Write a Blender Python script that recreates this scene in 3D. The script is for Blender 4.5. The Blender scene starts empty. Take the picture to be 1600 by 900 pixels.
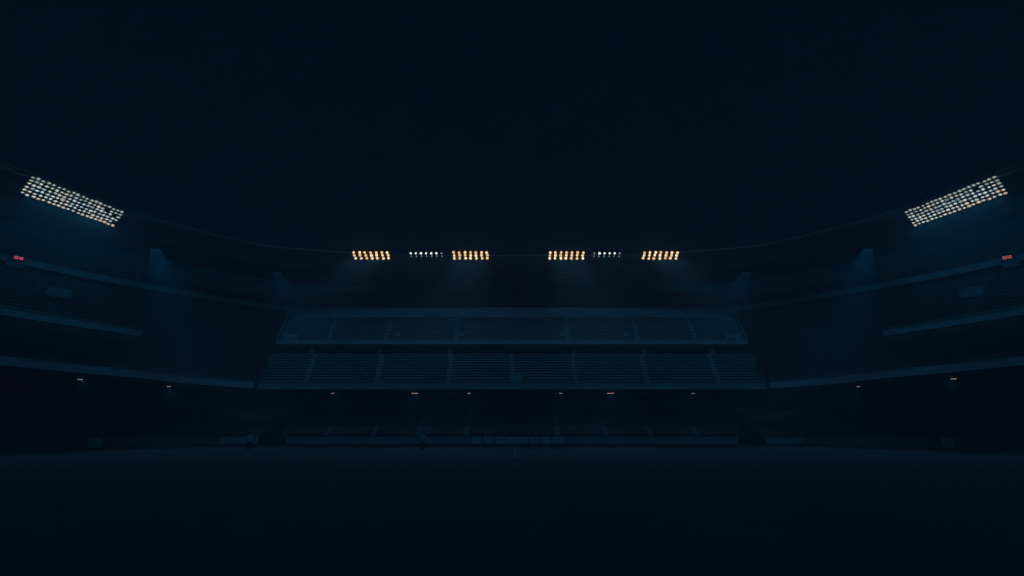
import bpy, bmesh, math, random
from mathutils import Vector, Matrix
random.seed(7)
S = bpy.context.scene
COL = S.collection
R = math.radians

# ------------------------------------------------------------------ camera
F = 700.0                      # focal length in photo pixels (1600 wide)
PITCH = math.atan(226 / F)
EYE = 1.7
cam = bpy.data.cameras.new('camera')
cam.sensor_width = 36
cam.lens = 36 * F / 1600
cam.clip_end = 3000
cam.clip_start = 0.1
co = bpy.data.objects.new('camera', cam)
COL.objects.link(co)
co.location = (0, 0, EYE)
co.rotation_euler = (math.pi / 2 + PITCH, 0, 0)
S.camera = co
cp, sp = math.cos(PITCH), math.sin(PITCH)


def ray(x, y):
    u, v = x - 800, 450 - y
    return Vector((u, F * cp - v * sp, F * sp + v * cp))


def at(x, y, z):
    """world point seen at photo pixel (x, y) and lying at height z"""
    r = ray(x, y)
    k = (z - EYE) / r.z
    return Vector((r.x * k, r.y * k, z))


# ------------------------------------------------------------------ materials
def mat(name, col, rough=0.75, noise=0.0, scale=1.0, metal=0.0, spec=0.3, bump=0.0):
    m = bpy.data.materials.new(name)
    m.use_nodes = True
    nt = m.node_tree
    b = nt.nodes['Principled BSDF']
    b.inputs['Roughness'].default_value = rough
    b.inputs['Metallic'].default_value = metal
    b.inputs['Specular IOR Level'].default_value = spec
    if noise:
        tc = nt.nodes.new('ShaderNodeTexCoord')
        n1 = nt.nodes.new('ShaderNodeTexNoise')
        n1.inputs['Scale'].default_value = scale
        n1.inputs['Detail'].default_value = 6
        n1.inputs['Roughness'].default_value = 0.65
        nt.links.new(tc.outputs['Object'], n1.inputs['Vector'])
        cr = nt.nodes.new('ShaderNodeValToRGB')
        cr.color_ramp.elements[0].position = 0.3
        cr.color_ramp.elements[1].position = 0.7
        lo = [c * (1 - noise) for c in col]
        hi = [min(1, c * (1 + noise)) for c in col]
        cr.color_ramp.elements[0].color = (*lo, 1)
        cr.color_ramp.elements[1].color = (*hi, 1)
        nt.links.new(n1.outputs['Fac'], cr.inputs['Fac'])
        nt.links.new(cr.outputs['Color'], b.inputs['Base Color'])
        if bump:
            bp = nt.nodes.new('ShaderNodeBump')
            bp.inputs['Strength'].default_value = bump
            nt.links.new(n1.outputs['Fac'], bp.inputs['Height'])
            nt.links.new(bp.outputs['Normal'], b.inputs['Normal'])
    else:
        b.inputs['Base Color'].default_value = (*col, 1)
    return m


def emis(name, col, strength, noise=0.0):
    m = bpy.data.materials.new(name)
    m.use_nodes = True
    nt = m.node_tree
    b = nt.nodes['Principled BSDF']
    b.inputs['Base Color'].default_value = (0.3, 0.3, 0.3, 1)
    b.inputs['Emission Color'].default_value = (*col, 1)
    b.inputs['Emission Strength'].default_value = strength
    m.cycles.emission_sampling = 'NONE'
    return m


M = {
    'fascia': mat('painted_concrete', (0.40, 0.42, 0.41), 0.7, 0.22, 0.35),
    'concrete': mat('raw_concrete', (0.13, 0.13, 0.13), 0.85, 0.25, 0.5),
    'dark': mat('dark_concrete', (0.04, 0.04, 0.04), 0.9, 0.3, 0.3),
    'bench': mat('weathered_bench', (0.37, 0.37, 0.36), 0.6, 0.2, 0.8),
    'aisle': mat('pale_step_paint', (0.50, 0.51, 0.50), 0.7, 0.2, 1.2),
    'bench2': mat('older_bench', (0.33, 0.33, 0.32), 0.65, 0.25, 0.8),
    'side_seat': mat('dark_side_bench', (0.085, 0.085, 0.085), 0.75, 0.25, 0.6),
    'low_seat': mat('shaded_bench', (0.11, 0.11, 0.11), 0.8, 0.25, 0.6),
    'shell': mat('grey_shell_concrete', (0.33, 0.33, 0.33), 0.85, 0.2, 0.2),
    'bench_mid': mat('grey_panel', (0.2, 0.2, 0.2), 0.7, 0.2, 0.8),
    'aisle2': mat('worn_step_paint', (0.5, 0.5, 0.5), 0.7, 0.25, 1.2),
    'panel': mat('painted_panel', (0.40, 0.41, 0.41), 0.6, 0.12, 0.6),
    'steel': mat('galvanised_steel', (0.32, 0.33, 0.34), 0.5, 0.15, 1.5, 0.3),
    'black_steel': mat('dark_steel', (0.03, 0.03, 0.032), 0.6, 0.2, 2.0),
    'roof': mat('roof_sheeting', (0.42, 0.43, 0.44), 0.8, 0.25, 0.4),
    'board': mat('board_face', (0.48, 0.50, 0.54), 0.5, 0.1, 0.8),
    'wall': mat('perimeter_wall_paint', (0.27, 0.29, 0.29), 0.7, 0.2, 0.7),
    'shirt_pale': mat('pale_cotton', (0.62, 0.62, 0.64), 0.9, 0.1, 20),
    'shirt_blue': mat('pale_blue_cotton', (0.42, 0.48, 0.60), 0.9, 0.1, 20),
    'trousers': mat('dark_cloth', (0.018, 0.018, 0.02), 0.9, 0.2, 20),
    'skin': mat('skin', (0.42, 0.26, 0.19), 0.6, 0.08, 8),
    'hair': mat('dark_hair', (0.015, 0.012, 0.01), 0.7, 0.3, 40),
    'cap': mat('dark_cap_cloth', (0.02, 0.02, 0.03), 0.9, 0.2, 30),
    'shoe': mat('dark_leather', (0.02, 0.02, 0.02), 0.5),
    'eye': mat('eye_dark', (0.02, 0.015, 0.01), 0.3),
    'white': mat('white_paint_fascia_lift', (0.75, 0.75, 0.75), 0.6, 0.08, 2),
    'rubber': mat('rubber', (0.02, 0.02, 0.02), 0.8),
}
# lit lamps and displays, with lamp glow painted on the reflector rims
LAMP_W = [emis('floodlight_glass_a', (0.93, 0.90, 0.70), 0.9), emis('floodlight_glass_b', (0.83, 0.87, 0.74), 0.6),
          emis('floodlight_glass_c', (0.95, 0.88, 0.72), 0.78), emis('floodlight_glass_d', (0.74, 0.82, 0.76), 0.42)]
LAMP_A = [emis('amber_rim_light', (1.0, 0.62, 0.26), 0.8), emis('amber_rim_glow', (1.0, 0.55, 0.22), 0.32)]  # amber lamp spill painted on some side bank rims
LAMP_H = [emis('hot_floodlight_a', (1.0, 0.77, 0.34), 1.3), emis('hot_floodlight_b', (1.0, 0.66, 0.25), 1.1),
          emis('hot_floodlight_c', (1.0, 0.85, 0.48), 1.6)]
REFL = emis('reflector_glow', (0.45, 0.70, 0.68), 0.10)  # lamp light on the reflector bowls, put in as faint emission
LAMP_R = emis('amber_reflector_glow', (0.95, 0.40, 0.08), 0.5)  # orange spill around the far lamps, painted into their rims
LAMP_C = [emis('cool_floodlight', (0.86, 0.98, 0.86), 1.3), emis('cool_floodlight_dim', (0.62, 0.78, 0.76), 0.34),
          emis('cool_floodlight_weak', (0.75, 0.82, 0.80), 0.40)]
STRIP = emis('strip_tube', (1.0, 0.66, 0.50), 0.34)
STRIP2 = emis('strip_tube_long', (1.0, 0.62, 0.50), 0.42)
SPOTM = emis('small_spot_glass', (0.05, 0.42, 0.70), 0.05)
RED = emis('red_led', (0.78, 0.10, 0.13), 0.8)
RED2 = emis('red_led_dim', (0.55, 0.03, 0.06), 0.75)
ORED = emis('orange_red_led', (0.85, 0.16, 0.10), 0.85)
ORED2 = emis('orange_red_led_dim', (0.30, 0.015, 0.015), 0.7)


# ------------------------------------------------------------------ mesh builder
class MB:
    def __init__(self):
        self.v, self.f, self.mi = [], [], []

    def add(self, vs, fs, mi=0):
        o = len(self.v)
        self.v += [tuple(p) for p in vs]
        self.f += [tuple(i + o for i in f) for f in fs]
        self.mi += [mi] * len(fs)

    def hexa(self, p, mi=0):
        """8 corners: bottom 0-3 (ccw), top 4-7"""
        self.add(p, [(3, 2, 1, 0), (4, 5, 6, 7), (0, 1, 5, 4), (1, 2, 6, 5), (2, 3, 7, 6), (3, 0, 4, 7)], mi)

    def box(self, c, s, mi=0, rot=None):
        x, y, z = s[0] / 2, s[1] / 2, s[2] / 2
        P = [Vector(q) for q in [(-x, -y, -z), (x, -y, -z), (x, y, -z), (-x, y, -z), (-x, -y, z), (x, -y, z), (x, y, z), (-x, y, z)]]
        if rot is not None:
            P = [rot @ q for q in P]
        c = Vector(c)
        self.hexa([q + c for q in P], mi)

    def tube(self, a, b, r, n=8, mi=0, r2=None):
        a, b = Vector(a), Vector(b)
        d = (b - a).normalized()
        e = d.cross(Vector((0, 0, 1)))
        if e.length < 1e-3:
            e = d.cross(Vector((1, 0, 0)))
        e.normalize()
        g = d.cross(e)
        r2 = r if r2 is None else r2
        vs = []
        for k in range(n):
            t = 2 * math.pi * k / n
            o = e * math.cos(t) + g * math.sin(t)
            vs += [a + o * r, b + o * r2]
        fs = [(2 * k, 2 * ((k + 1) % n), 2 * ((k + 1) % n) + 1, 2 * k + 1) for k in range(n)]
        fs += [tuple(2 * k for k in range(n))[::-1], tuple(2 * k + 1 for k in range(n))]
        self.add(vs, fs, mi)

    def build(self, name, mats, parent=None, loc=None):
        me = bpy.data.meshes.new(name)
        if loc is not None:
            l = Vector(loc)
            self.v = [tuple(Vector(p) - l) for p in self.v]
        me.from_pydata(self.v, [], self.f)
        if not isinstance(mats, (list, tuple)):
            mats = [mats]
        for m in mats:
            me.materials.append(m)
        me.polygons.foreach_set('material_index', self.mi)
        bm = bmesh.new()
        bm.from_mesh(me)
        bmesh.ops.recalc_face_normals(bm, faces=bm.faces)
        bm.to_mesh(me)
        bm.free()
        me.update()
        o = bpy.data.objects.new(name, me)
        COL.objects.link(o)
        if loc is not None:
            o.location = loc
        if parent is not None:
            o.parent = parent
            base, q = Vector((0, 0, 0)), parent
            while q is not None:
                base += q.location
                q = q.parent
            o.location = o.location - base
        return o


def tag(o, label=None, cat=None, group=None, kind=None):
    if label:
        o['label'] = label
    if cat:
        o['category'] = cat
    if group:
        o['group'] = group
    if kind:
        o['kind'] = kind
    return o


def empty(name, loc, label, cat, group=None):
    o = bpy.data.objects.new(name, None)
    o.empty_display_size = 0.5
    COL.objects.link(o)
    o.location = loc
    return tag(o, label, cat, group)


# ------------------------------------------------------------------ plan curves
def smooth(pts, n):
    """catmull-rom through 2D points, resampled to n points of even arc length"""
    P = [Vector(p[:2]) for p in pts]
    P = [P[0] * 2 - P[1]] + P + [P[-1] * 2 - P[-2]]
    d = []
    for i in range(1, len(P) - 2):
        for k in range(24):
            t = k / 24
            a, b, c, e = P[i - 1], P[i], P[i + 1], P[i + 2]
            d.append(0.5 * ((2 * b) + (c - a) * t + (2 * a - 5 * b + 4 * c - e) * t * t + (3 * b - a - 3 * c + e) * t ** 3))
    d.append(P[-2])
    L = [0]
    for i in range(1, len(d)):
        L.append(L[-1] + (d[i] - d[i - 1]).length)
    out = []
    j = 0
    for k in range(n):
        s = L[-1] * k / (n - 1)
        while j < len(L) - 2 and L[j + 1] < s:
            j += 1
        t = (s - L[j]) / max(1e-9, L[j + 1] - L[j])
        out.append(d[j].lerp(d[j + 1], t))
    return out


def offset(pts, dist):
    """move a polyline sideways, away from the pitch centre for dist > 0"""
    out = []
    for i, p in enumerate(pts):
        a, b = pts[max(0, i - 1)], pts[min(len(pts) - 1, i + 1)]
        t = (b - a).normalized()
        n = Vector((-t.y, t.x))
        if n.dot(p - Vector((0, 15))) < 0:
            n = -n
        out.append(p + n * dist)
    return out


def lerp_curve(A, B, t):
    return [a.lerp(b, t) for a, b in zip(A, B)]


def eval_curve(C, s):
    x = max(0, min(1, s)) * (len(C) - 1)
    i = min(int(x), len(C) - 2)
    return C[i].lerp(C[i + 1], x - i)


def sub_curve(C, s0, s1):
    n = len(C) - 1
    ks = [s0] + [i / n for i in range(n + 1) if s0 + 1e-6 < i / n < s1 - 1e-6] + [s1]
    return [eval_curve(C, s) for s in ks]


def ribbon(mb, A, B, za0, za1, zb0=None, zb1=None, mi=0):
    """solid following two plan curves A (front) and B (back): bottom z0, top z1"""
    zb0 = za0 if zb0 is None else zb0
    zb1 = za1 if zb1 is None else zb1
    n = len(A)
    vs = []
    for a, b in zip(A, B):
        vs += [(a.x, a.y, za0), (b.x, b.y, zb0), (b.x, b.y, zb1), (a.x, a.y, za1)]
    fs = []
    for i in range(n - 1):
        p, q = 4 * i, 4 * i + 4
        for k in range(4):
            k2 = (k + 1) % 4
            fs.append((p + k, q + k, q + k2, p + k2))
    fs += [(0, 1, 2, 3), (4 * n - 4, 4 * n - 1, 4 * n - 2, 4 * n - 3)]
    mb.add(vs, fs, mi)


# ------------------------------------------------------------------ stands
def tier(parent, name, front, back, z0, z1, rows, aisles, aw, bench_mat, step_mat, aisle_mat, skip_rows=()):
    """one deck of seating: stepped slab, bench blocks between the aisles, and the aisle stairs.
    aisles = curve parameters; aw = aisle half width in metres"""
    curves = [lerp_curve(front, back, i / rows) for i in range(rows + 1)]
    zs = [z0 + (z1 - z0) * i / rows for i in range(rows + 1)]
    rise = (z1 - z0) / rows
    mb = MB()
    for i in range(rows):
        ribbon(mb, curves[i], [p for p in curves[i + 1]], zs[i] - 0.55, zs[i], zs[i] - 0.55 + rise * 0.98, zs[i])
    t = mb.build(name, step_mat, parent)
    L = sum((front[i + 1] - front[i]).length for i in range(len(front) - 1))
    w = aw / L
    cuts = [-w] + list(aisles) + [1 + w]
    for a, b in zip(cuts[:-1], cuts[1:]):
        s0, s1 = a + w, b - w
        if s1 - s0 < 0.01:
            continue
        mb = MB()
        for i in range(rows):
            if i in skip_rows:
                continue
            c0 = sub_curve(lerp_curve(front, back, (i + 0.52) / rows), s0, s1)
            c1 = sub_curve(lerp_curve(front, back, (i + 0.94) / rows), s0, s1)
            zt = zs[i] + 0.40
            ribbon(mb, c0, c1, zt - 0.21, zt)
            # bench brackets
            m = max(2, int((s1 - s0) * L / 2.2))
            for k in range(m + 1):
                p0, p1 = eval_curve(c0, k / m), eval_curve(c1, k / m)
                q = p0.lerp(p1, 0.5)
                d = (p1 - p0).normalized() * 0.12
                e = Vector((-d.y, d.x)) * 0.3
                mb.hexa([(*(q - d - e), zs[i]), (*(q - d + e), zs[i]), (*(q + d + e), zs[i]), (*(q + d - e), zs[i]),
                         (*(q - d - e), zt - .211), (*(q - d + e), zt - .211), (*(q + d + e), zt - .211), (*(q + d - e), zt - .211)])
        mb.build('bench_block', bench_mat, t)
    for s in aisles:
        mb = MB()
        ww = w * 0.86
        for i in range(rows):
            for h in (0, 1):
                c0 = sub_curve(lerp_curve(front, back, (i + 0.5 * h) / rows), s - ww, s + ww)
                c1 = sub_curve(lerp_curve(front, back, (i + 0.5 * h + 0.5) / rows), s - ww, s + ww)
                zb = zs[i] + 0.004
                ribbon(mb, c0, c1, zb, zs[i] + rise * 0.5 * (h + 0.15) + 0.03)
        mb.build('aisle_stair', aisle_mat, t)
    return t


def rail(parent, C, z, h, mat_, post=2.5, name='railing'):
    mb = MB()
    for i in range(len(C) - 1):
        for hh in (h, h * 0.55):
            mb.tube((*C[i], z + hh), (*C[i + 1], z + hh), 0.035, 6)
    L = sum((C[i + 1] - C[i]).length for i in range(len(C) - 1))
    m = max(1, int(L / post))
    for k in range(m + 1):
        p = eval_curve(C, k / m)
        mb.tube((*p, z), (*p, z + h), 0.04, 6)
    return mb.build(name, mat_, parent)


def box_from(c, along, out, w, d, h, z):
    """oriented box corners: centre c (2D), width along 'along', depth along 'out'"""
    a, o = along.normalized() * w / 2, out.normalized() * d / 2
    q = [c - a - o, c + a - o, c + a + o, c - a + o]
    return [(*p, z) for p in q] + [(*p, z + h) for p in q]


N = 33
line = lambda a, b, n=N: [Vector(a).lerp(Vector(b), i / (n - 1)) for i in range(n)]

# ---- end stand (straight, facing the camera)
F1Y, F1Z = 72.0, 9.1           # middle deck front edge, top of its fascia
F2Y, F2Z = 80.0, 17.6          # upper deck front edge
TOPY, TOPZ = 89.0, 25.85        # rear parapet of the upper deck
end = empty('grandstand', (0, 82, 0), 'straight three deck end stand with pale bench rows behind the two pitchside people', 'grandstand')
f1, b1 = line((-39.9, F1Y), (39.9, F1Y)), line((-43.7, 82), (43.7, 82))
a1 = [0.5 + k / 79.8 for k in (-32.9, -21.6, -10.15, 0, 10.15, 21.6, 32.9)]
mid = tier(end, 'middle_tier', f1, b1, F1Z - 0.35, F1Z + 6.45, 12, a1, 0.42, M['bench'], M['dark'], M['aisle'])
f2, b2 = line((-42.4, F2Y), (42.4, F2Y)), line((-45.4, TOPY), (45.4, TOPY))
a2 = [0.5 + k / 84.8 for k in (-33.4, -22.9, -10.2, 10.2, 22.9, 33.4)]
upp = tier(end, 'upper_tier', f2, b2, F2Z - 0.35, TOPZ - 1.5, 12, a2, 0.36, M['bench2'], M['dark'], M['aisle2'])
f0, b0 = line((-37.5, 75.9), (37.5, 75.9)), line((-42.5, 94), (42.5, 94))
a0 = [0.5 + k / 75 for k in (-30, -22.5, -15.2, -7.4, 7.4, 15.2, 22.5, 30)]
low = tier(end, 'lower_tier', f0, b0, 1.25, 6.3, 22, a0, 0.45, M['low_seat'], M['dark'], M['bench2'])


def fascia(parent, C, ztop, h, th=0.25, m='fascia', name='fascia'):
    mb = MB()
    n = len(C)
    ribbon(mb, C, offset(C, th), ztop - h, ztop)
    ribbon(mb, offset(C, -0.06), offset(C, th + 0.06), ztop + 0.003, ztop + 0.09)      # coping
    return mb.build(name, M[m], parent)


fascia(mid, [p - Vector((0, .26)) for p in f1], F1Z, 0.92)
fascia(upp, [p - Vector((0, .26)) for p in f2], F2Z, 0.78)
# rear parapet of the upper deck: brighter cap on a wall
mb = MB()
wl = line((-45.6, TOPY + .1), (45.6, TOPY + .1))
ribbon(mb, wl, [p + Vector((0, .3)) for p in wl], TOPZ - 1.75, TOPZ)
ribbon(mb, [p - Vector((0, .1)) for p in wl], [p + Vector((0, .4)) for p in wl], TOPZ + .003, TOPZ + .34)
mb.build('rear_parapet', M['fascia'], upp)
# decks' undersides, back walls
mb = MB()
mb.box((0, 85, 8.28), (88, 25.4, 0.16))
mb.build('ceiling', M['shell'], low)
mb = MB()
mb.box((0, 89.0, 16.72), (84, 16.4, 0.2))
mb.build('ceiling', M['shell'], mid)
mb = MB()
mb.box((0, 97.6, 12.0), (100, 0.4, 24))
mb.build('back_wall', M['shell'], end)
mb = MB()
mb.box((0, 86.0, 12.9), (90, 0.3, 6.9))
mb.build('concourse_wall', M['concrete'], mid)
# end cheeks of the decks
for sgn in (-1, 1):
    for (tt, fr, bk, zf, zb, h) in ((mid, f1, b1, F1Z, F1Z + 6.7, .5), (upp, f2, b2, F2Z, TOPZ - .3, .35)):
        mb = MB()
        i = 0 if sgn < 0 else -1
        a, b = fr[i] + Vector((sgn * .02, -.2)), bk[i] + Vector((sgn * .02, 0))
        o = Vector((sgn * .22, 0))
        mb.hexa([(*a, zf - .9), (*(a + o), zf - .9), (*(b + o), zb - 1.6), (*b, zb - 1.6),
                 (*a, zf + h - .2), (*(a + o), zf + h - .2), (*(b + o), zb + h - .9), (*b, zb + h - .9)])
        mb.build('cheek_wall', M['concrete'], tt)
# vomitories (entrances) : small hooded openings in the decks
for x in (-21.2, -9.4, 9.4, 21.2):
    mb = MB()
    zz = F2Z + 1.0
    mb.hexa(box_from(Vector((x, F2Y + 2.2)), Vector((1, 0)), Vector((0, 1)), 1.1, 1.6, .8, zz))
    mb.hexa(box_from(Vector((x, F2Y + 2.2)), Vector((1, 0)), Vector((0, 1)), 1.25, 1.75, .1, zz + .803))
    mb.build('vomitory', M['bench2'], upp)
for x in (-25, -13.2, 13.2, 25):
    mb = MB()
    zz = F1Z + .7
    mb.hexa(box_from(Vector((x, F1Y + 2.0)), Vector((1, 0)), Vector((0, 1)), 1.3, 1.9, .85, zz))
    mb.hexa(box_from(Vector((x, F1Y + 2.0)), Vector((1, 0)), Vector((0, 1)), 1.45, 2.05, .1, zz + .853))
    mb.build('vomitory', M['bench_mid'], mid)
# pale boxes at both front corners of the upper deck and one at the middle of the middle deck
for x in (-40.2, 40.2):
    mb = MB()
    mb.hexa(box_from(Vector((x, F2Y + .55)), Vector((1, 0)), Vector((0, 1)), 2.7, .9, 1.3, F2Z - .1))
    mb.hexa(box_from(Vector((x, F2Y + .55)), Vector((1, 0)), Vector((0, 1)), 2.9, 1.1, .1, F2Z + 1.203))
    mb.build('entrance_box', M['panel'], upp)
mb = MB()
mb.hexa(box_from(Vector((.6, F1Y + .7)), Vector((1, 0)), Vector((0, 1)), 2.1, 1.0, 1.65, F1Z - .15))
mb.hexa(box_from(Vector((.6, F1Y + .7)), Vector((1, 0)), Vector((0, 1)), 2.3, 1.2, .09, F1Z + 1.503))
mb.build('platform_box', M['panel'], mid)
# raking columns that carry the upper deck, seen beside the aisle tops
for x in (-36.6, -24.3, -11.5, 11.5, 24.3, 36.6):
    mb = MB()
    mb.hexa([(x - .3, 83.3, 12.2), (x + .3, 83.3, 12.2), (x + .3, 84.1, 12.2), (x - .3, 84.1, 12.2),
             (x - .35, 81.2, 16.39), (x + .35, 81.2, 16.39), (x + .35, 82.6, 16.39), (x - .35, 82.6, 16.39)])
    mb.build('column', M['panel'], mid)
rail(mid, [p - Vector((0, .13)) for p in f1], F1Z + .09, .35, M['steel'], 2.8)
rail(upp, [p - Vector((0, .13)) for p in f2], F2Z + .09, .3, M['steel'], 2.8)


# ---- the two curved side stands
def mirror(C, s):
    return [Vector((p.x * s, p.y)) for p in C]


def px_curve(pts, z, tail, n):
    """plan curve through photo pixels at height z (left side), run on past the frame"""
    P = [at(x, y, z) for x, y in pts]
    return smooth([(p.x, p.y) for p in P] + tail, n)


G1 = px_curve([(396, 598.5), (300, 590.5), (200, 578.5), (100, 568.5), (0, 557.5)], F1Z, [(-58.5, 39.5), (-64.5, 26), (-68, 10), (-69, -6)], 41)
G2 = px_curve([(220, 517.5), (110, 500), (0, 482)], F2Z, [(-73.5, 46), (-78, 28), (-80, 8), (-80, -6)], 37)
G3 = px_curve([(462, 480), (400, 472), (330, 461.5), (200, 438), (100, 418), (0, 396)], TOPZ + .34, [(-83, 48), (-88, 28), (-90, 8), (-90, -6)], 49)
EDGE_Z = EYE + 31.0
GR = px_curve([(800, 403), (700, 402.5), (600, 400.5), (530, 397.5), (460, 392), (400, 385), (300, 362), (192, 330), (50, 276)], EDGE_Z,
              [(-66, 36), (-70, 18), (-71, 0), (-70.5, -10)], 81)
# lower side wall and tier
W0 = smooth([(-40.5, 75.5), (-48, 75.2), (-56, 73), (-64, 66), (-70, 52), (-74, 32), (-75, 10), (-75, -6)], 41)
labels = {
    -1: 'curved three deck side stand left of the straight end stand, below a tilted lamp grid',
    1: 'curved three deck side stand right of the straight end stand, below a tilted lamp grid'}
for s in (-1, 1):
    st = empty('grandstand', (s * 72, 55, 0), labels[s], 'grandstand')
    g1, g2, g3, w0 = (mirror(c, -s) for c in (G1, G2, G3, W0))
    # middle deck: front curve from the corner; the seating begins past the corner opening
    first = 0.14
    seatf = [eval_curve(g1, first + (1 - first) * i / 40) for i in range(41)]
    backc = [p for p in smooth([(abs(p.x) * s, p.y) for p in offset(seatf, 15)][::5], 41)]
    # slant the open end of the seating away from the corner
    backc = [eval_curve(backc, 0.16 + 0.84 * i / 40) for i in range(41)]
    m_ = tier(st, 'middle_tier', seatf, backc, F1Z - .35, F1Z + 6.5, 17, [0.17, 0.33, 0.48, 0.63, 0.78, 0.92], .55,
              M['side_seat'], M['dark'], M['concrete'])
    fascia(m_, offset(g1, -.26), F1Z, .85, .25, 'white')  # paler than the other fascias: missing light put into its colour
    rail(m_, offset(g1, -.13), F1Z + .09, .4, M['steel'], 3.0)
    # the open corner: a level slab behind the fascia with a low railing box, and a tall dark wall
    mb = MB()
    gc = sub_curve(g1, 0, first + .1)
    ribbon(mb, gc, offset(gc, 16), F1Z - .95, F1Z - .58)
    mb.build('corner_slab', M['dark'], st)
    cw = offset(sub_curve(g3, 0, .5), 1.2)
    mb = MB()
    ribbon(mb, cw, offset(cw, .4), F1Z - .5, TOPZ - .3)
    for k in range(9):
        p = eval_curve(cw, (k + .5) / 9)
        q = (p - Vector((0, 15))).normalized()
        mb.hexa(box_from(p - q * .2, Vector((-q.y, q.x)), q, .7, .5, TOPZ - .9 - F1Z, F1Z - .5))
    mb.build('corner_wall', M['dark'], st)
    rail(st, offset(sub_curve(g1, .0, .115), .7), F1Z - .5, 1.5, M['steel'], 2.2, 'corner_railing')
    # upper deck
    nb = len(g2)
    u0 = g3[:]
    # part of the parapet curve that lies behind the upper deck
    import itertools
    d = [(p - g2[0]).length for p in g3]
    i0 = d.index(min(d))
    back2 = smooth([tuple(p) for p in offset(g3[i0 + 2:], -.35)][::3], nb)
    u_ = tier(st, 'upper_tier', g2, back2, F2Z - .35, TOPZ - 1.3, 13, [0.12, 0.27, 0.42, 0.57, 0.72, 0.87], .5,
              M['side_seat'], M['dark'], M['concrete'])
    fascia(u_, offset(g2, -.26), F2Z, .85)
    fascia(st, g3, TOPZ + .34, .9, .3, 'fascia', 'rear_parapet')
    rail(u_, offset(g2, -.13), F2Z + .09, .35, M['steel'], 3.0)
    mb = MB()
    ribbon(mb, offset(g2, .05), offset(g2, 15), F2Z - 1.3, F2Z - .95)
    mb.build('ceiling', M['shell'], m_)
    # hooded entrance part way up the upper deck
    p = at(92 if s < 0 else 1518, 457, F2Z + 4.0)
    q = Vector((p.x, p.y - 5)).normalized()
    mb = MB()
    al = Vector((-q.y, q.x))
    mb.hexa(box_from(Vector((p.x, p.y)), al, q, 2.6, 1.4, 1.3, F2Z + 3.2))
    mb.hexa(box_from(Vector((p.x, p.y)) + q * 1.5, al, q, 2.2, 3.6, .14, F2Z + 4.503))
    mb.build('vomitory', M['bench_mid'], u_)
    # small junction box where the curved parapet meets the straight one
    mb = MB()
    mb.hexa(box_from(Vector((s * 45.0, TOPY - .7)), Vector((1, 0)), Vector((0, 1)), 1.5, .7, 1.5, TOPZ - 1.2))
    mb.build('junction_box', M['panel'], st)
    # lower deck under the overhang
    lb = offset(w0, 17)
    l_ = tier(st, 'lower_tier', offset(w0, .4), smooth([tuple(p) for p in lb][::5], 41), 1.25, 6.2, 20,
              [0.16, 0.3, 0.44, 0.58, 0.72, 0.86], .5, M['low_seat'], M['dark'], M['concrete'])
    mb = MB()
    ribbon(mb, offset(g1, .02), offset(g1, 34), F1Z - 1.12, F1Z - .97)
    mb.build('ceiling', M['shell'], l_)
    # back wall of the whole side
    bw = offset(g3, 9)
    mb = MB()
    ribbon(mb, bw, offset(bw, .5), 0, 25)
    mb.build('back_wall', M['shell'], st)
    # dark post standing at the joint between the two fascias
    mb = MB()
    pp = at(400 if s < 0 else 1203, 600, F1Z)
    mb.box((pp.x, pp.y - .55, F1Z - .2), (.55, .4, 2.6))
    mb.tube((pp.x, pp.y - .55, F1Z + 1.1), (pp.x, pp.y - .55, F1Z + 1.9), .06)
    mb.build('joint_post', M['black_steel'], st)

# ------------------------------------------------------------------ roof
roof = empty('stadium_roof', (0, 95, EDGE_Z), 'dark ring roof over the stands with thin pale rim and slim columns', 'roof')
full = [Vector((-p.x, p.y)) for p in GR[::-1]] + GR[1:]
outer = offset(full, 24)
mb = MB()
ribbon(mb, full, outer, EDGE_Z + .38, EDGE_Z + .55, EDGE_Z + 1.6, EDGE_Z + 2.4)
mb.build('roof_slab', M['roof'], roof)
mb = MB()
for i in range(len(full) - 1):
    a, b = full[i], full[i + 1]
    mb.tube((*a, EDGE_Z + .62), (*b, EDGE_Z + .62), .075, 6)
mb.build('rim_pipe', M['concrete'], roof)
mb = MB()
beam = offset(full, 12)
ribbon(mb, beam, offset(beam, .5), EDGE_Z + .1, EDGE_Z + .65)
mb.build('ring_beam', M['concrete'], roof)
for sgn in (-1, 1):
    for k, s in enumerate((0.0, .03, .095, .165, .245, .33, .43)):
        if s == 0.0:
            p = Vector((-9.5, TOPY + 1.0))
        elif s == .03:
            p = Vector((-45.2, TOPY + 1.2))
        else:
            p = offset(G3, .9)[int(s * 48)]
        p = Vector((p.x * -sgn, p.y))
        q = (p - Vector((0, 10))).normalized() * (-1.2 if k > 1 else 0)
        mb = MB()
        mb.tube((*p, TOPZ - .6), (*(p + q), EDGE_Z + .75), .2, 8, 0, .15)
        if k == 4:
            mb.tube((*p, TOPZ - .6), (p.x + q.x - sgn * -2.2, p.y + q.y - 1.5, EDGE_Z + .6), .13, 8, 0, .1)
        mb.build('column', M['steel'], roof)
rw = offset([Vector((-p.x, p.y)) for p in G3[::-1]] + line((-45, 91.5), (45, 91.5), 5)[::-1][1:-1][::-1] + G3, 16)
rw = [Vector((-p.x, p.y)) for p in offset(G3, 15)[::-1]] + offset(G3, 15)
rw = sorted(rw, key=lambda p: math.atan2(p.x, p.y))
mb = MB()
ribbon(mb, rw, offset(rw, .4), 20, EDGE_Z + 1.6)
mb.build('rear_screen', M['concrete'], roof)

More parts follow.
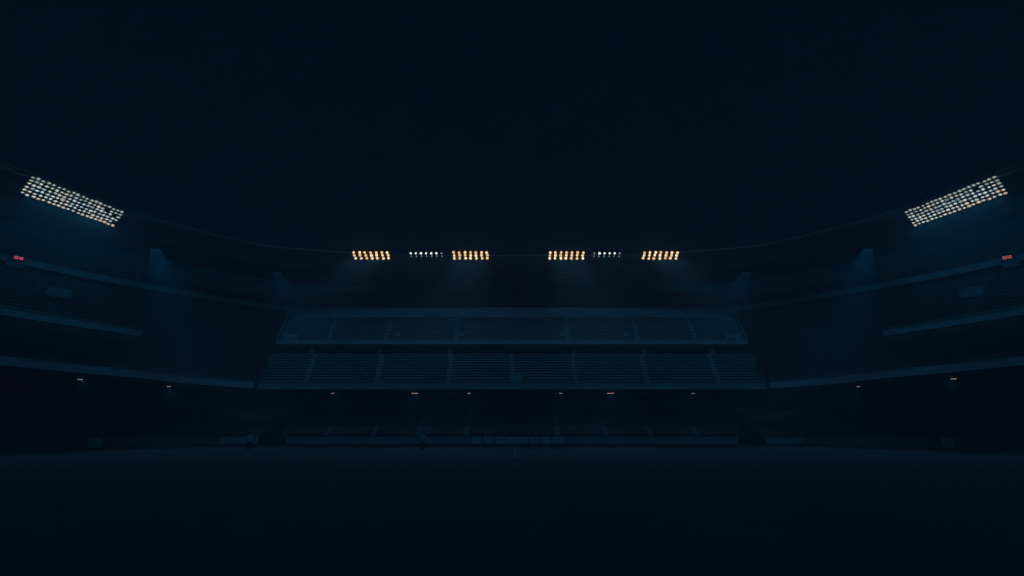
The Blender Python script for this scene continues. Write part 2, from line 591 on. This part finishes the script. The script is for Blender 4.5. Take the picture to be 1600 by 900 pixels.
# ------------------------------------------------------------------ ground and pitch
def ground_mat(name, c1, c2, scale, stripes=None):
    m = mat(name, c1, 0.9, 0.0)
    nt = m.node_tree
    b = nt.nodes['Principled BSDF']
    tc = nt.nodes.new('ShaderNodeTexCoord')
    n1 = nt.nodes.new('ShaderNodeTexNoise')
    n1.inputs['Scale'].default_value = scale
    n1.inputs['Detail'].default_value = 8
    nt.links.new(tc.outputs['Object'], n1.inputs['Vector'])
    mx = nt.nodes.new('ShaderNodeMix')
    mx.data_type = 'RGBA'
    mx.inputs['A'].default_value = (*c1, 1)
    mx.inputs['B'].default_value = (*c2, 1)
    nt.links.new(n1.outputs['Fac'], mx.inputs['Factor'])
    nt.links.new(mx.outputs['Result'], b.inputs['Base Color'])
    b.inputs['Specular IOR Level'].default_value = 0.1
    return m


mb = MB()
mb.add([(-900, -900, 0), (900, -900, 0), (900, 900, 0), (-900, 900, 0)], [(0, 1, 2, 3)])
tag(mb.build('ground', ground_mat('dirt', (.05, .05, .048), (.08, .08, .075), .15)), kind='structure')
mb = MB()
mb.add([(-39, -30, .008), (39, -30, .008), (39, 57.5, .008), (-39, 57.5, .008)], [(0, 1, 2, 3)])
tag(mb.build('pitch', ground_mat('short_turf', (.13, .165, .18), (.18, .21, .23), .35)), kind='structure')
mb = MB()
mb.add([(-95, -60, .004), (95, -60, .004), (95, 75.4, .004), (-95, 75.4, .004)], [(0, 1, 2, 3)])
tag(mb.build('path', ground_mat('track_light_fade', (.055, .055, .054), (.085, .085, .082), .4)), kind='structure')  # track; its dark tone also paints the light's fade around the pitch

# ------------------------------------------------------------------ perimeter walls, boards
def wall_thing(C, h, label):
    t = empty('perimeter_wall', (*eval_curve(C, .5), 0), label, 'wall')
    mb = MB()
    ribbon(mb, C, offset(C, .28), 0.0, h)
    mb.build('wall_body', M['wall'], t)
    mb = MB()
    ribbon(mb, offset(C, -.05), offset(C, .33), h + .003, h + .08)
    mb.build('coping', M['fascia'], t)
    return t


wall_thing(line((-36.0, 75.5), (36.0, 75.5), 9), .98, 'low pale pitchside wall running straight below the end stand')
for s in (-1, 1):
    wall_thing(mirror(W0, -s), .98, 'low pale pitchside wall curving below the ' + ('left' if s < 0 else 'right') + ' side stand')
pos = ['leftmost of eight', 'second from the left of eight', 'third from the left of eight',
       'just left of the row middle', 'just right of the row middle', 'third from the right of eight',
       'second from the right of eight', 'rightmost of eight']
bx0, bx1 = (736 - 800) / F * 71.0, (880 - 800) / F * 71.0
bw_ = (bx1 - bx0) / 8
for k in range(8):
    x = bx0 + bw_ * (k + .5)
    t = empty('advertising_board', (x, 75.2, 0), 'blank pale board on the end wall, ' + pos[k], 'board', 'row of blank boards along the end wall')
    mb = MB()
    mb.box((x, 75.2, .56), (bw_ - .16, .08, 1.06))
    mb.build('board_face', M['board'], t)
    mb = MB()
    for sx in (-1, 1):
        mb.box((x + sx * (bw_ / 2 - .05), 75.2, .55), (.07, .14, 1.1))
    mb.box((x, 75.2, 1.125), (bw_ - .02, .14, .06))
    mb.build('frame', M['black_steel'], t)


# ------------------------------------------------------------------ floodlight banks
def lamp(parent, c, n, r, glass, rim=None, name='lamp', squash=(1, 1)):
    """a bowl floodlight: housing behind, lit glass in front facing n"""
    n = n.normalized()
    e = n.cross(Vector((0, 0, 1))).normalized()
    g = e.cross(n)
    mb = MB()
    K = 10

    def ring(rr, d, sx=squash[0], sy=squash[1]):
        return [c + n * d + e * math.cos(2 * math.pi * k / K) * rr * sx + g * math.sin(2 * math.pi * k / K) * rr * sy for k in range(K)]
    rings = [ring(r * .35, -r * .9), ring(r * .8, -r * .55), ring(r * 1.0, 0.0), ring(r * .95, .02)]
    for j in range(3):
        A, B = rings[j], rings[j + 1]
        mb.add(A + B, [(k, (k + 1) % K, K + (k + 1) % K, K + k) for k in range(K)], 0)
    mb.add(rings[0], [tuple(range(K))], 0)
    inner = ring(r * (.6 if squash != (1, 1) else .7), -.03)
    A = rings[3]
    mb.add(A + inner, [(k, (k + 1) % K, K + (k + 1) % K, K + k) for k in range(K)], 1)
    mb.add(inner, [tuple(range(K))], 2)
    return mb, [M['black_steel'], rim or M['steel'], glass]


def merge(a, b):
    o = len(a.v)
    a.v += b.v
    a.f += [tuple(i + o for i in f) for f in b.f]
    a.mi += b.mi


def lights_obj(name, typ, loc, target, energy, color, parent=None, size=1.0, spot=None, blend=.6):
    l = bpy.data.lights.new(name, typ)
    l.energy = energy
    l.color = color
    if typ == 'AREA':
        l.size = size
    else:
        l.shadow_soft_size = 0.0 if spot else size
    if spot:
        l.spot_size = R(spot)
        l.spot_blend = blend
    o = bpy.data.objects.new(name, l)
    COL.objects.link(o)
    d = Vector(target) - Vector(loc)
    o.rotation_euler = d.to_track_quat('-Z', 'Y').to_euler()
    if parent is not None:
        o.parent = parent
        o.location = Vector(loc) - parent.location
    else:
        o.location = loc
    return o


BANKLIGHT = (0.02, 0.45, 1.0)
for s in (-1, 1):
    fx = (lambda x: x) if s < 0 else (lambda x: 1606 - x)
    A, B = at(fx(52), 276, EDGE_Z - .15), at(fx(190), 330.5, EDGE_Z - .15)
    D, C_ = at(fx(35), 300.5, EDGE_Z - 1.65), at(fx(176), 351, EDGE_Z - 1.65)
    t = empty('floodlight_bank', tuple((A + B) / 2), 'large tilted grid of six lamp rows on the roof edge at the far ' + ('left' if s < 0 else 'right'),
              'floodlights', 'two big lamp grids on the side roofs')
    nrm = (B - A).cross(D - A).normalized()
    if nrm.dot(Vector((0, 0, EYE)) - A) < 0:
        nrm = -nrm
    aim = (nrm + (Vector((0, 10, 0)) - A).normalized() * .8).normalized()
    NC, NR = 20, 6
    rest = MB()
    restm = None
    for j in range(NR):
        for i in range(NC):
            if random.random() < .012:
                continue
            u, v = i / (NC - 1), j / (NR - 1)
            p = A.lerp(B, u).lerp(D.lerp(C_, u), v)
            p += Vector((random.uniform(-.05, .05), random.uniform(-.05, .05), random.uniform(-.05, .05)))
            amber = j == NR - 1 and random.random() < .4 or j == NR - 2 and random.random() < .22 or random.random() < .05
            if j == NR - 1:
                gl = random.choice([LAMP_W[0], LAMP_W[2], LAMP_W[2]])
            elif j == NR - 2:
                gl = random.choice([LAMP_W[0], LAMP_W[0], LAMP_W[2]])
            elif j == 0:
                gl = random.choice([LAMP_W[1], LAMP_W[1], LAMP_W[3]])
            else:
                gl = random.choice([LAMP_W[0], LAMP_W[1], LAMP_W[1], LAMP_W[2], LAMP_W[3]])
            ds = aim + Vector((random.uniform(-.3, .3), random.uniform(-.3, .3), random.uniform(-.25, .25)))
            m1, mm = lamp(t, p + nrm * .12, ds, .265 * random.uniform(.9, 1.1), gl, LAMP_A[1] if amber else REFL,
                          squash=(random.uniform(.95, 1.15), random.uniform(.72, .95)))
            if j == 0:                        # the top row is the one that shows smallest
                merge(rest, m1)
                restm = restm or mm
            else:
                m1.build('lamp', mm, t)
    tag(rest.build('lamp_row', restm, t), kind='stuff')
    mb = MB()
    for j in range(NR):
        v = j / (NR - 1)
        mb.tube(A.lerp(D, v) - nrm * .12, B.lerp(C_, v) - nrm * .12, .05, 6)
    for i in range(0, NC + 1, 4):
        u = min(1, i / (NC - 1))
        mb.tube(A.lerp(B, u) - nrm * .2, D.lerp(C_, u) - nrm * .2, .07, 6)
        mb.tube(A.lerp(B, u) - nrm * .2, A.lerp(B, u) + Vector((0, 0, .6)), .06, 6)
    mb.build('frame', M['black_steel'], t)
    up = (A - D).normalized()
    mb = MB()
    a, b = A + up * .35, B + up * .35
    mb.tube(a, b, .09, 6)
    mb.build('top_rail', M['steel'], t)
    mid_p = (A + B + C_ + D) / 4 + nrm * .7
    for u in (.06, .19, .31, .44, .56, .69, .81, .94):
        q = D.lerp(C_, u) + nrm * .8
        lights_obj('bank_light', 'SPOT', q, q + Vector((-s * 3, -1, -30)), 130, BANKLIGHT, t, 0, 174, .4)
        lights_obj('bank_glow', 'POINT', A.lerp(B, u).lerp(D.lerp(C_, u), .5) + nrm * .7, (0, 0, 0), 9, (.16, .50, .80), t, 0.0)

WARM = (0.12, 0.52, 1.0)


def far_bank(x0, x1, n, kind, label, lean):
    pz = EDGE_Z - .68
    a, b = at(x0, 397.5, pz), at(x1, 397.5, pz)
    yy = (a.y + b.y) / 2 - .9
    t = empty('floodlight_bank', ((a.x + b.x) / 2, yy, pz), label, 'floodlights',
              'amber lamp banks on the far roof edge' if kind == 'warm' else 'small white lamp banks on the far roof edge')
    dpx = (at(801, 397, pz) - at(800, 397, pz)).x
    rows = 3 if kind == 'warm' else 2
    for i in range(n):
        x = a.x + (b.x - a.x) * i / (n - 1)
        for j in range(rows):
            if kind == 'warm':
                p = Vector((x + lean * j * .16 + random.uniform(-.07, .07), yy + .1 * j, pz - .02 - j * .5 + random.uniform(-.04, .04)))
                r = random.uniform(.28, .33)
                m1, mm = lamp(t, p, Vector((-p.x * .012 + random.uniform(-.15, .15), -1, -.38)), r, random.choice(LAMP_H), LAMP_R)
            else:
                p = Vector((x + lean * j * .12, yy + .1 * j, pz - .16 - j * .52))
                edge = (i == n - 1 and lean > 0) or (i == 0 and lean < 0) or (i == n - 1 and lean < 0)
                if j == 0:
                    r = random.uniform(.28, .35) * (.7 if edge else 1)
                    m1, mm = lamp(t, p, Vector((random.uniform(-.15, .15), -1, -.4)), r, LAMP_C[2 if edge else 0])
                else:
                    r = random.uniform(.22, .3)
                    m1, mm = lamp(t, p, Vector((0, -1, -.4)), r, LAMP_C[1], squash=(.7, 1.1))
            m1.build('lamp', mm, t)
    mb = MB()
    for j in range(rows):
        z = pz - j * .5
        mb.tube((a.x - .4, yy + .38, z), (b.x + .4 + lean * .2 * j, yy + .38, z), .05, 6)
    for i in range(n):
        x = a.x + (b.x - a.x) * i / (n - 1)
        mb.tube((x, yy + .42, pz + .5), (x + lean * .3, yy + .42, pz - .5 * rows + .3), .045, 6)
    mb.box(((a.x + b.x) / 2, yy + .45, pz + .55), (b.x - a.x + 1, .2, .12))
    mb.build('frame', M['black_steel'], t)
    for u in (.12, .37, .63, .88):
        lx = a.x + (b.x - a.x) * u
        pos_l = (lx, yy - .5, pz - .9)
        if kind == 'warm':
            lights_obj('bank_light', 'SPOT', pos_l, (lx * 1.2, 43, 0), 1000, WARM, t, 0, 40, 1.0)
            lights_obj('bank_spill', 'SPOT', pos_l, (lx, yy - 8, 0), 60, WARM, t, 0, 165, .5)
            lights_obj('bank_glow', 'POINT', (lx, yy - .55, pz - .35), (lx, 0, 0), 12, (1.0, .52, .2), t, 0.0)
        else:
            lights_obj('bank_light', 'SPOT', pos_l, (lx, 42, 0), 90, BANKLIGHT, t, 0, 90, 1.0)


far_bank(555.5, 607, 7, 'warm', 'amber bank of seven lamp columns, leftmost on the far roof edge', 1)
far_bank(643.5, 691, 7, 'cool', 'small white seven lamp bank between the two left amber banks', 1)
far_bank(710, 761, 7, 'warm', 'amber bank of seven lamp columns, just left of the roof centre', .35)
far_bank(859, 910, 7, 'warm', 'amber bank of seven lamp columns, just right of the roof centre', -.35)
far_bank(927.5, 966.5, 6, 'cool', 'small white six lamp bank between the two right amber banks', -1)
far_bank(1005, 1056, 7, 'warm', 'amber bank of seven lamp columns, rightmost on the far roof edge', -1)

# ------------------------------------------------------------------ small spotlights under the roof
SP = [(243, 388, -1, 'blue beamed spotlight under the roof between the left lamp grid and its neighbour', 1250),
      (432, 425, -1, 'small blue beamed spotlight under the roof, just above the left end of the end stand', 800),
      (1166, 425, 1, 'small blue beamed spotlight under the roof, just above the right end of the end stand', 800),
      (1356, 388, 1, 'blue beamed spotlight under the roof between the right lamp grid and its neighbour', 1250)]
for x, y, s, lab, e in SP:
    p = at(x, y, EDGE_Z - .3)
    t = empty('spotlight', tuple(p), lab, 'spotlight', 'blue spotlights under the roof')
    d = Vector((-s * .62, -.16, -1.0)).normalized()
    mb = MB()
    mb.box(p, (1.9, .3, .26))
    mb.build('housing', M['black_steel'], t)
    for k in range(5):
        q = p + Vector((-.72 + .36 * k, 0, -.13 - .12 * (2 - abs(k - 2)) * -.5))
        mb = MB()
        mb.tube(q, q + d * .16, .12, 12, 0, .2)
        mb.tube(q + d * .161, q + d * .17, .17, 12, 1)
        mb.build('lamp', [M['black_steel'], SPOTM], t)
        lights_obj('spot_beam', 'SPOT', q + d * .2, q + d * 5 + Vector((-.8 + .4 * k, 0, 0)), e, (.01, .40, 1.0), t, 0, 40, 1.0)
    mb = MB()
    for k in (-.8, .8):
        mb.tube(p + Vector((k, 0, .1)), (p.x + k, p.y, EDGE_Z + 1.2), .04, 6)
    mb.tube(p + Vector((-.9, 0, .22)), p + Vector((.9, 0, .22)), .04, 6)
    mb.build('bracket', M['black_steel'], t)

# ------------------------------------------------------------------ strip lights under the middle deck
ST = [(125, 593, 7, 'short ceiling strip light under the left side stand, far left one'), (264, 604, 6, 'short ceiling strip light under the left side stand, nearer the end stand'),
      (520, 614.5, 5, 'short ceiling strip light under the end stand, its leftmost one'), (648, 614.5, 11, 'long ceiling strip light under the end stand, left one of the two long'),
      (733, 614.5, 5, 'short ceiling strip light under the end stand, just right of the left long strip'), (876, 614.5, 5, 'short ceiling strip light under the end stand, just left of the right long strip'),
      (954, 614.5, 11, 'long ceiling strip light under the end stand, right one of the two long'), (1083, 614.5, 4, 'short ceiling strip light under the end stand, its rightmost one'),
      (1341, 604, 5, 'short ceiling strip light under the right side stand, nearer the end stand'), (1490, 592, 8, 'short ceiling strip light under the right side stand, far right one')]
for x, y, w, lab in ST:
    p = at(x, y, 7.75)
    L = w * .1 if 400 < x < 1200 else w * .075
    t = empty('ceiling_light', tuple(p), lab, 'ceiling light', 'strip lights under the middle deck')
    mb = MB()
    mb.box(p, (L, .14, .11))
    mb.build('tube', STRIP2 if w > 9 else STRIP, t)
    lights_obj('strip_spill', 'SPOT', p + Vector((0, .3, -.1)), p + Vector((0, 3.5, -5)), 95 if abs(p.x) > 40 else 85, (.10, .46, 1.0), t, 0, 140, 1.0)
    mb = MB()
    mb.box(p + Vector((0, .06, .12)), (L + .1, .3, .08))
    for k in (-1, 1):
        mb.tube(p + Vector((k * L * .4, .06, .15)), p + Vector((k * L * .4, .06, .55)), .02, 6)
    mb.build('housing', M['black_steel'], t)

# ------------------------------------------------------------------ red displays on the rear parapet
for x, y, s in ((28, 407, -1), (1575, 406, 1)):
    p = at(x, y, TOPZ + .05)
    q = Vector((p.x, p.y, 0)).normalized()
    p = p - q * 1.5
    al = Vector((q.y, -q.x, 0))
    if al.x < 0:
        al = -al
    lab = 'pair of solid pinkish red lit squares above a pale box on the left parapet' if s < 0 else 'pair of hollow orange red lit characters above a pale box on the right parapet'
    t = empty('digital_display', tuple(p), lab, 'display')
    out = Vector((al.y, -al.x, 0))
    if out.dot(-q) < 0:
        out = -out
    rot = Matrix((al, -out, Vector((0, 0, 1)))).transposed()

    def bx(mb, cx, cz, w, h, d=.1, dep=0.0, mi=0):
        mb.box(p + al * cx + Vector((0, 0, cz)) + out * dep, (w, d, h), mi, rot)
    mb = MB()
    bx(mb, 0, 0, 1.25, .68, .2, -.12)
    mb.build('housing', M['black_steel'], t)
    mb = MB()
    bx(mb, .1 * s, -1.0, 1.75, .9, .7, -.3)
    bx(mb, .1 * s, -.5, 1.85, .06, .9, -.3)
    mb.build('cabinet', M['bench_mid'], t)
    for k, cx in enumerate((-.255, .255)):
        mb = MB()
        if s < 0:
            bx(mb, cx, 0, .42, .44, .06, .06, 0)
            bx(mb, cx, .01, .18, .18, .05, .10, 1)
            mb.build('digit', [RED, RED2], t)
        else:
            w, h, q_ = .40, .44, .1
            if k == 0:
                bx(mb, cx, h / 2 - q_ / 2, w, q_, .06, .06)
                bx(mb, cx, -h / 2 + q_ / 2, w, q_, .06, .06)
                bx(mb, cx - w / 2 + q_ / 2, 0, q_, h - 2 * q_ - .004, .06, .06)
                bx(mb, cx + w / 2 - q_ / 2, 0, q_, h - 2 * q_ - .004, .06, .06)
                bx(mb, cx, 0, w - 2 * q_ - .02, h - 2 * q_ - .02, .05, .05, 1)
            else:
                bx(mb, cx - w / 2 + q_ / 2, 0, q_, h, .06, .06)
                bx(mb, cx + .05, h / 2 - q_ / 2, w - 2 * q_, q_, .06, .06)
                bx(mb, cx + .06, -h / 2 + q_ / 2, w - q_, q_, .06, .06)
                bx(mb, cx + w / 2 - q_ / 2, .06, q_, .16, .06, .06)
                bx(mb, cx + .04, -.01, .16, .18, .05, .05, 1)
            mb.build('digit', [ORED, ORED2], t)

# ------------------------------------------------------------------ pale two-panel cabinets by the side stands, post on the pitch
for s, x in ((-1, 150), (1, 1480)):
    g = at(x, 703, 0)
    t = empty('equipment_cart', (g.x, g.y, 0), 'pale two panel equipment cart on the dark pitch edge at the far ' + ('left' if s < 0 else 'right'), 'cart', 'equipment carts at the pitch edge')
    mb = MB()
    mb.box((g.x, g.y, .72), (1.34, .6, .96))
    mb.build('body', M['concrete'], t)
    for k in (-1, 1):
        mb = MB()
        mb.box((g.x + k * .335, g.y - .33, .74), (.58, .05, .88))
        mb.tube((g.x + k * .1, g.y - .37, .66), (g.x + k * .1, g.y - .37, .86), .015, 6)
        mb.build('door', M['bench_mid'], t)
    mb = MB()
    mb.tube((g.x - .62, g.y + .3, 1.05), (g.x + .62, g.y + .3, 1.05), .02, 6)
    mb.box((g.x, g.y, 1.225), (1.4, .66, .05))
    mb.build('top', M['concrete'], t)
    for kx in (-1, 1):
        for ky in (-1, 1):
            mb = MB()
            mb.tube((g.x + kx * .5 - .03, g.y + ky * .2, .11), (g.x + kx * .5 + .03, g.y + ky * .2, .11), .11, 14)
            mb.tube((g.x + kx * .5, g.y + ky * .2, .11), (g.x + kx * .5, g.y + ky * .2, .25), .03, 6)
            mb.build('wheel', M['rubber'], t)
g = at(805, 719, 0)
t = empty('marker_post', (g.x, g.y, 0), 'thin short pale post standing alone on the lit strip of pitch near the centre', 'post')
mb = MB()
mb.tube((g.x, g.y, .05), (g.x, g.y, .78), .045, 10, 0, .035)
mb.build('shaft', M['white'], t)
mb = MB()
mb.tube((g.x, g.y, 0), (g.x, g.y, .06), .12, 14, 0, .09)
mb.build('base', M['rubber'], t)


# ------------------------------------------------------------------ people
def skin_mesh(verts, edges, radii, sub=2, root=0):
    me = bpy.data.meshes.new('tmp')
    me.from_pydata([tuple(v) for v in verts], edges, [])
    o = bpy.data.objects.new('tmp', me)
    COL.objects.link(o)
    o.modifiers.new('skin', 'SKIN').use_smooth_shade = True
    sv = me.skin_vertices[0].data
    for i, r in enumerate(radii):
        sv[i].radius = r if isinstance(r, tuple) else (r, r)
        sv[i].use_root = i == root
    ss = o.modifiers.new('sub', 'SUBSURF')
    ss.levels = sub
    ss.render_levels = sub
    dg = bpy.context.evaluated_depsgraph_get()
    dg.update()
    ev = o.evaluated_get(dg)
    out = bpy.data.meshes.new_from_object(ev)
    bpy.data.objects.remove(o)
    bpy.data.meshes.remove(me)
    return out


def person(loc, yaw, label, shirt, pose):
    """pose: dict with right/left elbow, wrist, foot positions (person faces -Y)"""
    V, E, RD = [], [], []

    def v(p, r, par=None):
        V.append(Vector(p))
        RD.append(r)
        if par is not None:
            E.append((par, len(V) - 1))
        return len(V) - 1
    pel = v((0, 0, .95), (.125, .095))
    wai = v((0, 0, 1.08), (.122, .092), pel)
    che = v((0, .01, 1.30), (.165, .115), wai)
    nck0 = v((0, .015, 1.44), (.10, .08), che)
    nck = v((0, .005, 1.52), .055, nck0)
    h1 = v((0, -.01, 1.60), (.078, .09), nck)
    h2 = v((0, -.005, 1.69), (.083, .10), h1)
    h3 = v((0, 0, 1.755), (.055, .065), h2)
    for s, key in ((-1, 'r'), (1, 'l')):
        P = pose[key]
        sh = v((s * .185, .01, 1.41), .062, nck0)
        el = v(P['elbow'], .044, sh)
        wr = v(P['wrist'], .029, el)
        d = (Vector(P['wrist']) - Vector(P['elbow'])).normalized()
        side = Vector(P.get('side', (0, -1, 0))).normalized()
        side = (side - d * side.dot(d)).normalized()
        nrm = d.cross(side)
        pa = v(Vector(P['wrist']) + d * .07, .034, wr)
        for q, (off, ln) in enumerate(((.030, .075), (.011, .085), (-.010, .078), (-.030, .060))):
            b0 = Vector(P['wrist']) + d * .10 + side * off
            f0 = v(b0, .0095, pa)
            f1_ = v(b0 + d * ln * .5 + nrm * .012 * -s, .0085, f0)
            v(b0 + d * ln * .92 + nrm * .035 * -s, .007, f1_)
        t0 = v(Vector(P['wrist']) + d * .045 + side * .04, .011, pa)
        v(Vector(P['wrist']) + d * .085 + side * .065, .009, t0)
        hp = v((s * .088, 0, .90), .082, pel)
        kn = v(P['knee'], .058, hp)
        an = v(P['ankle'], .037, kn)
        v(Vector(P['ankle']) + Vector((0, -.14, -.045)), .032, an)
    me = skin_mesh(V, E, RD)
    for q in me.vertices:                      # nose and ears drawn out of the head
        x, y, z = q.co
        if 1.60 < z < 1.675 and abs(x) < .03 and y < -.05:
            q.co.y -= .03
        if 1.60 < z < 1.70 and abs(x) > .055 and abs(y) < .04:
            q.co.x *= 1.14
    me.name = 'person'
    me.materials.append(M['skin'])
    o = bpy.data.objects.new('person', me)
    COL.objects.link(o)
    o.location = loc
    o.rotation_euler = (0, 0, yaw)
    tag(o, label, 'person')

    def child(name, m2, mt):
        m2.materials.clear()
        m2.materials.append(mt)
        c = bpy.data.objects.new(name, m2)
        COL.objects.link(c)
        c.parent = o
        return c
    # shirt
    V, E, RD = [], [], []
    a0_ = v((0, 0, .80), (.19, .145))
    a = v((0, 0, .95), (.185, .14), a0_)
    b = v((0, 0, 1.08), (.155, .12), a)
    c = v((0, .01, 1.30), (.182, .132), b)
    d_ = v((0, .015, 1.45), (.11, .09), c)
    for s, key in ((-1, 'r'), (1, 'l')):
        sh = v((s * .187, .01, 1.41), .077, d_)
        el = Vector(pose[key]['elbow'])
        v(Vector((s * .185, .01, 1.41)).lerp(el, .85), .062, sh)
    child('shirt', skin_mesh(V, E, RD), shirt)
    V, E, RD = [], [], []
    a1_ = v((0, 0, 1.06), (.14, .105))
    a = v((0, 0, .95), (.158, .12), a1_)
    for s, key in ((-1, 'r'), (1, 'l')):
        hp = v((s * .097, 0, .88), .105, a)
        kn = v(pose[key]['knee'], .074, hp)
        v(Vector(pose[key]['ankle']) + Vector((0, .005, -.03)), .056, kn)
    child('trousers', skin_mesh(V, E, RD), M['trousers'])
    for key in ('r', 'l'):
        V, E, RD = [], [], []
        an = Vector(pose[key]['ankle'])
        a = v((an.x, an.y + .05, .05), .042)
        b = v((an.x, an.y - .06, .045), .043, a)
        v((an.x, an.y - .17, .035), .033, b)
        child('shoe', skin_mesh(V, E, RD, 2), M['shoe'])
    V, E, RD = [], [], []
    a = v((0, .05, 1.64), (.08, .055))
    b = v((0, .035, 1.73), (.092, .085), a)
    v((0, .012, 1.785), (.065, .08), b)
    child('hair', skin_mesh(V, E, RD), M['hair'])
    mb = MB()
    for s in (-1, 1):
        mb.tube((s * .034, -.074, 1.672), (s * .034, -.094, 1.672), .010, 8)
    e = mb.build('eyes', M['eye'])
    e.parent = o
    mb = MB()
    mb.box((0, -.085, 1.585), (.04, .018, .008))
    e = mb.build('mouth', M['eye'])
    e.parent = o
    return o


g1p = at(387, 704.5, 0)
g2p = at(660, 703.5, 0)
p1 = person(g1p, R(25), 'person in pale shirt and dark trousers with one arm raised, near the left corner', M['shirt_pale'], {
    'r': dict(elbow=(-.27, .03, 1.14), wrist=(-.27, -.10, .92), knee=(-.12, -.04, .49), ankle=(-.13, .02, .08)),
    'l': dict(elbow=(.46, -.06, 1.27), wrist=(.30, -.16, 1.53), side=(-1, 0, 0), knee=(.13, -.05, .49), ankle=(.19, -.02, .08))})
p2 = person(g2p, R(-4), 'person in bluish top and dark trousers standing left of the boards', M['shirt_blue'], {
    'r': dict(elbow=(-.25, .04, 1.13), wrist=(-.24, -.08, .90), knee=(-.11, -.03, .49), ankle=(-.13, .02, .08)),
    'l': dict(elbow=(.25, .04, 1.13), wrist=(.23, -.10, .91), knee=(.11, -.03, .49), ankle=(.13, .02, .08))})
for o in (p1, p2):
    o.scale = (1.0, 1.0, 1.02)

# ------------------------------------------------------------------ night air
mb = MB()
mb.box((0, 44, 17.5), (300, 200, 37))
hz = mb.build('haze', mat('night_haze', (1, 1, 1)))
tag(hz, kind='stuff')
nt = hz.data.materials[0].node_tree
nt.nodes.remove(nt.nodes['Principled BSDF'])
pv = nt.nodes.new('ShaderNodeVolumePrincipled')
pv.inputs['Color'].default_value = (.85, .9, .95, 1)
pv.inputs['Density'].default_value = 0.0055
pv.inputs['Anisotropy'].default_value = 0.1
nt.links.new(pv.outputs['Volume'], nt.nodes['Material Output'].inputs['Volume'])

# ------------------------------------------------------------------ sky and moonlight
w = bpy.data.worlds.new('World')
S.world = w
w.use_nodes = True
bg = w.node_tree.nodes['Background']
bg.inputs['Color'].default_value = (0.0, 0.0030, 0.0080, 1)
bg.inputs['Strength'].default_value = 1.0
moon = bpy.data.lights.new('moon', 'SUN')
moon.energy = 0.225
moon.angle = R(6)
moon.color = (0.05, 0.44, 1.0)
mo = bpy.data.objects.new('moon', moon)
COL.objects.link(mo)
mo.rotation_euler = (R(61), 0, 0)       # from behind and above the camera

S.view_settings.view_transform = 'Standard'
S.view_settings.look = 'None'
S.view_settings.exposure = 0
S.view_settings.gamma = 1
S.render.engine = 'CYCLES'
S.cycles.use_denoising = True
S.cycles.filter_width = 1.2
S.cycles.max_bounces = 4
S.cycles.diffuse_bounces = 3
S.cycles.glossy_bounces = 1
S.cycles.volume_bounces = 0
S.cycles.transparent_max_bounces = 4
